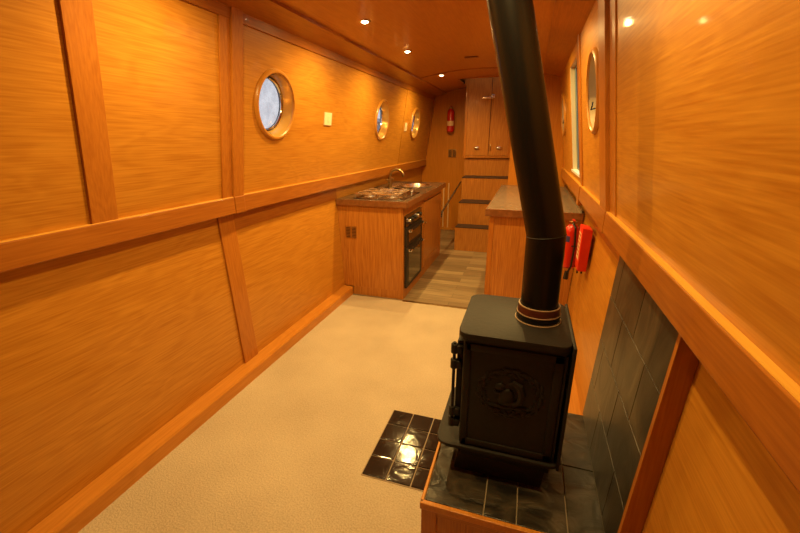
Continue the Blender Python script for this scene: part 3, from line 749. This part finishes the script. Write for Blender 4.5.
# tap: two-handled bridge mixer
tpx, tpy = -1.535, 4.36
ta = empty('kitchen_tap', (tpx, tpy, ztop)); tag(ta, 'aged brass mixer tap with curved spout between hob and sink', 'tap')
MB().cyl((tpx, tpy, ztop), (tpx, tpy, ztop+.012), .030, .024, bev=.003).cyl((tpx, tpy, ztop+.01), (tpx, tpy, ztop+.15), .026, .020).build('body', M['brass'], ta, True)
pts = []
for k in range(15):
    a = PI-PI*.95*k/14
    pts.append((tpx+.080+.080*math.cos(a), tpy+.01*k/14, ztop+.135+.075*math.sin(a)))
MB().tube([(tpx, tpy, ztop+.10)]+pts, .018, 12).cyl(pts[-1], (pts[-1][0]-.002, pts[-1][1], pts[-1][2]-.022), .014, .013).build('spout', M['brass'], ta, True)
for sgn in (-1, 1):
    hh = MB().tube([(tpx, tpy, ztop+.055), (tpx, tpy+sgn*.045, ztop+.06), (tpx, tpy+sgn*.06, ztop+.085)], .009, 10).build('valve', M['brass'], ta, True)
    MB().cyl((tpx-.03, tpy+sgn*.06, ztop+.095), (tpx+.03, tpy+sgn*.06, ztop+.095), .006, bev=.002).cyl((tpx, tpy+sgn*.06, ztop+.08), (tpx, tpy+sgn*.06, ztop+.105), .013, bev=.003).build('lever', M['brass'], hh, True)

# ------------------------------------------------------------ galley unit (right)
GY0, GY1, GX = 3.205, 4.96, -.268
gc = empty('galley_cabinet', (.07, 4.05, 0)); tag(gc, 'oak base unit behind the stove, under the mottled worktop with painted-in sheen', 'cabinet')
def gright(z): return XC+wlo(z)-.004
MB().hexa([(GX+.001, GY0, 0), (gright(0)-.0, GY0, 0), (gright(0), GY0+.022, 0), (GX+.001, GY0+.022, 0), (GX+.001, GY0, kz), (gright(kz), GY0, kz), (gright(kz), GY0+.022, kz), (GX+.001, GY0+.022, kz)]).build('end_panel', M['kit_z'], gc)
MB().box(GX, GX+.035, GY0-.006, GY0, 0, kz, .001).build('end_stile', M['stile_z'], gc)
MB().box(GX, GX+.02, GY0+.022, GY1, .10, kz).build('front_panel', M['kit_z'], gc)
MB().box(GX+.04, GX+.055, GY0+.022, GY1, 0, .10).build('plinth', M['kit_z'], gc)
for a in (3.26, 3.83, 4.40):
    d = MB().box(GX-.012, GX, a, a+.53, .12, .86, .003).build('door', M['kit_z'], gc)
gw = empty('galley_worktop', (.07, 4.05, kz)); tag(gw, 'brown-grey mottled worktop, painted lighter for its reflection, with bright front edge, behind the stove pipe', 'worktop')
MB().box(-.300, gright(.93)-.002, 3.185, 4.985, kz+.001, ztop+.002, .003).build('top', M['galley_top'], gw)
MB().box(-.303, gright(.93)-.002, 3.179, 3.186, kz+.001, ztop+.003, .002).build('edge_strip', M['worktop_edge'], gw)
MB().box(-.306, -.299, 3.179, 4.985, kz+.001, ztop+.003, .002).build('edge_strip', M['worktop_edge'], gw)
us = MB().box(gright(.96)-.022, gright(.96)-.004, 3.20, 4.985, ztop+.003, ztop+.020, .003).build('worktop_upstand', M['worktop'], loc=(.4, 4, ztop))
us.parent = gw; us.location = Vector((.4, 4, ztop))-wloc(gw)
so = MB(); wbar(so, 1, wlo, 3.30, 3.36, 1.0, 1.045, .014, 0, .003); so = so.build('wall_fitting', M['white_pl'], loc=side(1, wlo, 3.33, 1.0))
tag(so, 'tiny pale fitting on the wall just above the near end of the galley worktop', 'wall fitting')

# ------------------------------------------------------------ steps, handrail, cupboard
stp = empty('steps', (-.57, 5.8, 0)); tag(stp, 'oak steps with dark treads climbing to the stern below the cupboard', 'steps')
spec = [(5.30, .341, -.913), (5.511, .651, -.912), (5.813, .972, -.930), (6.119, 1.232, -.950)]
for i, (y, z, x) in enumerate(spec):
    z0 = 0 if i == 0 else spec[i-1][1]
    yb = spec[i+1][0] if i < 3 else 6.565
    MB().box(x, -.24, y, y+.018, z0 if i == 0 else z0-.02, z-.012, .001).build('riser', M['kit_x' if i == 9 else 'kit_z'], stp)
    MB().box(x, x+.018, y+.018, min(yb+.02, 6.56), 0 if i == 0 else 0, z-.012).build('side_board', M['kit_z'], stp)
    if i < 3:
        lab(MB().box(x+.002, -.24, y-.006, yb, z-.012, z, .002).build('tread', M['tread'], stp), 'dark brown tread')
cb = empty('cupboard', (-.63, 6.2, 1.232)); tag(cb, 'tall two-door oak cupboard above the steps, under the hatch', 'cupboard')
CYF = 6.10
MB().box(-.968, -.24, CYF, 6.33, 1.232, 2.245).build('carcass', M['kit_z'], cb)
MB().box(-.968, -.930, CYF-.014, CYF, 1.232, 2.245, .001).build('frame_stile', M['stile_z'], cb)
MB().box(-.968, -.24, CYF-.018, CYF, 1.232, 1.262, .001).build('frame_rail', M['stile_z'], cb)
MB().box(-.320, -.24, CYF-.014, CYF, 1.262, 2.245, .001).build('frame_stile', M['stile_z'], cb)
MB().box(XC+HX0+.002, XC+HX1-.002, CYF, 6.33, 2.245, 2.485).build('upper_carcass', M['kit_z'], cb)
d1 = MB().box(-.928, -.604, CYF-.016, CYF, 1.266, 2.42, .002).build('door', M['kit_z'], cb)
d2 = MB().box(-.596, -.322, CYF-.016, CYF, 1.266, 2.42, .002).build('door', M['kit_z'], cb)
MB().box(-.603, -.597, CYF-.004, CYF-.001, 1.266, 2.42).build('door_gap', M['shadow_gap'], cb)
for d, x in ((d1, -.772), (d2, -.450)):
    MB().ball((x, CYF-.030, 1.374), .030, (1.35, .55, .7)).cyl((x, CYF-.028, 1.374), (x, CYF-.014, 1.374), .008).build('knob', M['steel'], d, True)
la = MB().box(-.725, -.56, CYF-.040, CYF-.030, 2.045, 2.068, .004).box(-.60, -.55, CYF-.034, CYF-.014, 2.05, 2.095, .004).build('latch', M['steel'], d2, True)
MB().box(-.583, -.570, CYF-.028, CYF-.014, 1.335, 1.425, .003).build('bolt', M['brass'], d2, True)
hr = empty('handrail', (-1.0, 5.75, 0)); tag(hr, 'dark sloping handrail on the wall side of the steps', 'handrail')
MB().tube([(-1.072, 5.072, .50), (-1.06, 5.10, .573), (-1.05, 6.42, .824), (-1.05, 6.50, .832)], .014, 10).build('rail', M['worktop'], hr, True)
MB().tube([(-1.05, 6.49, .832), (-1.05, 6.53, .832), (-1.05, 6.569, .832)], .010, 8).build('bracket', M['brass'], hr, True)
for x in (-1.345, -1.262):
    p = MB().box(x-.008, x+.008, 6.550, 6.569, .046, .80, .002).build('door_strip', M['label_cream'], loc=(x, 6.56, .046))
    tag(p, 'pale upright strip on the far bulkhead, the %s one of two' % ('inner, half hidden by the kitchen unit' if x < -1.3 else 'one nearer the steps'), 'strip', 'pale strips on the far bulkhead')

# vents on the bulkhead
bv = empty('wall_vent', (-1.225, 6.57, 1.28)); tag(bv, 'twin dark louvre vent on the far bulkhead below the hanging extinguisher', 'vent')
for a in (-1.29, -1.222):
    v = MB().box(a, a+.060, 6.562, 6.5698, 1.215, 1.345, .002).build('louvre', M['brass'], bv)
    s_ = MB()
    for q in range(7): s_.box(a+.008, a+.052, 6.560, 6.563, 1.226+q*.016, 1.235+q*.016)
    s_.build('slots', M['shadow_gap'], v)

# ------------------------------------------------------------ fire extinguishers and blanket case
def extinguisher(c, r, h, gz, name_lb, wall_dir):
    x, y, z = c
    t = empty('fire_extinguisher', c)
    prof = [(.0001, 0), (r*.8, 0), (r, .012), (r, h*.78), (r*.86, h*.85), (r*.5, h*.91), (r*.3, h*.93), (.0001, h*.93)]
    MB().ring(prof, c, (1, 0, 0), (0, 1, 0), (0, 0, 1), 28).build('cylinder', M['red'], t, True)
    MB().cyl((x, y, z+h*.92), (x, y, z+h*1.0), r*.30, bev=.002).cyl((x-r*.5, y, z+h*.97), (x+r*.5, y, z+h*.97), r*.16).build('valve', M['brass'], t, True)
    MB().hexa([(x-.008, y-.055, z+h*1.02), (x+.008, y-.055, z+h*1.02), (x+.008, y+.02, z+h*1.0), (x-.008, y+.02, z+h*1.0), (x-.008, y-.055, z+h*1.035), (x+.008, y-.055, z+h*1.035), (x+.008, y+.02, z+h*1.03), (x-.008, y+.02, z+h*1.03)]).build('lever', M['red'], t)
    return t, prof
ex, prof = extinguisher((-1.257, 6.50, 1.61), .058, .37, 0, '', None)
tag(ex, 'small red fire extinguisher hanging on the far oak bulkhead', 'fire extinguisher')
lab(MB().ring([(.0585, 0), (.0588, .002), (.0588, .07), (.0585, .072)], (-1.257, 6.50, 1.70), (1, 0, 0), (0, 1, 0), (0, 0, 1), 20, a0=PI*1.15, a1=PI*1.85).build('printed_label', M['label_cream'], ex), 'pale printed label')
MB().box(-1.29, -1.225, 6.552, 6.5695, 1.68, 1.90, .002).tube([(-1.257+.06*math.cos(a), 6.50+.06*math.sin(a), 1.82) for a in [PI*k/8 for k in range(9)]], .003, 6).build('bracket', M['black_matt'], ex)
c2 = (.322, 2.86, .635)
ex2, prof = extinguisher(c2, .054, .33, 0, '', None)
tag(ex2, 'red fire extinguisher on the wall behind the red case, dark nozzle hanging below', 'fire extinguisher')
MB().ring([(.0542, 0), (.0546, .002), (.0546, .04), (.0542, .042)], (c2[0], c2[1], c2[2]+.19), (1, 0, 0), (0, 1, 0), (0, 0, 1), 20, a0=PI*1.12, a1=PI*1.42).build('blue_label', M['label_blue'], ex2)
MB().ring([(.0542, 0), (.0546, .002), (.0546, .05), (.0542, .052)], (c2[0], c2[1], c2[2]+.06), (1, 0, 0), (0, 1, 0), (0, 0, 1), 20, a0=PI*1.1, a1=PI*1.3).build('printed_label', M['label_red'], ex2)
MB().tube([(c2[0], c2[1]-.02, .95), (c2[0]+.01, c2[1]-.075, .93), (c2[0]+.02, c2[1]-.07, .80), (c2[0]+.015, c2[1]-.06, .66), (c2[0]-.005, c2[1]-.05, .60)], .007, 8).cyl((c2[0]-.005, c2[1]-.05, .615), (c2[0]-.008, c2[1]-.045, .56), .014, .018).build('hose', M['black_matt'], ex2, True)
MB().box(.36, .409, 2.83, 2.89, .70, .92, .002).tube([(c2[0]+.056*math.cos(a), c2[1]+.056*math.sin(a), .80) for a in [-PI/2+PI*k/8-.0 for k in range(9)]], .0035, 6).build('bracket', M['black_matt'], ex2)
bx = empty('fire_blanket_case', (.375, 2.65, .69)); tag(bx, 'bright red wall case with a cream printed face, beside the extinguisher by the stove pipe', 'fire blanket case')
P = [(.350, 2.585, .692), (.404, 2.585, .692), (.404, 2.73, .692), (.350, 2.73, .692), (.350, 2.585, .975), (.410, 2.585, .962), (.410, 2.73, .962), (.350, 2.73, .975)]
MB().hexa(P, .006).build('case', M['red_box'], bx, True)
lb_ = lab(MB().box(.3485, .3505, 2.61, 2.705, .76, .93).build('printed_label', M['label_cream'], bx), 'cream printed label')
st_ = MB()
for q in range(6):
    z = .78+q*.026
    for r_i in range(3): st_.box(.3478, .3488, 2.62+r_i*.027, 2.638+r_i*.027+.004*(q % 2), z, z+.013)
st_.build('print', M['label_red'], lb_)
for q in (0, 1): MB().box(.355+q*.025, .365+q*.025, 2.64, 2.65, .662, .694).build('pull_tab', M['black_matt'], bx)
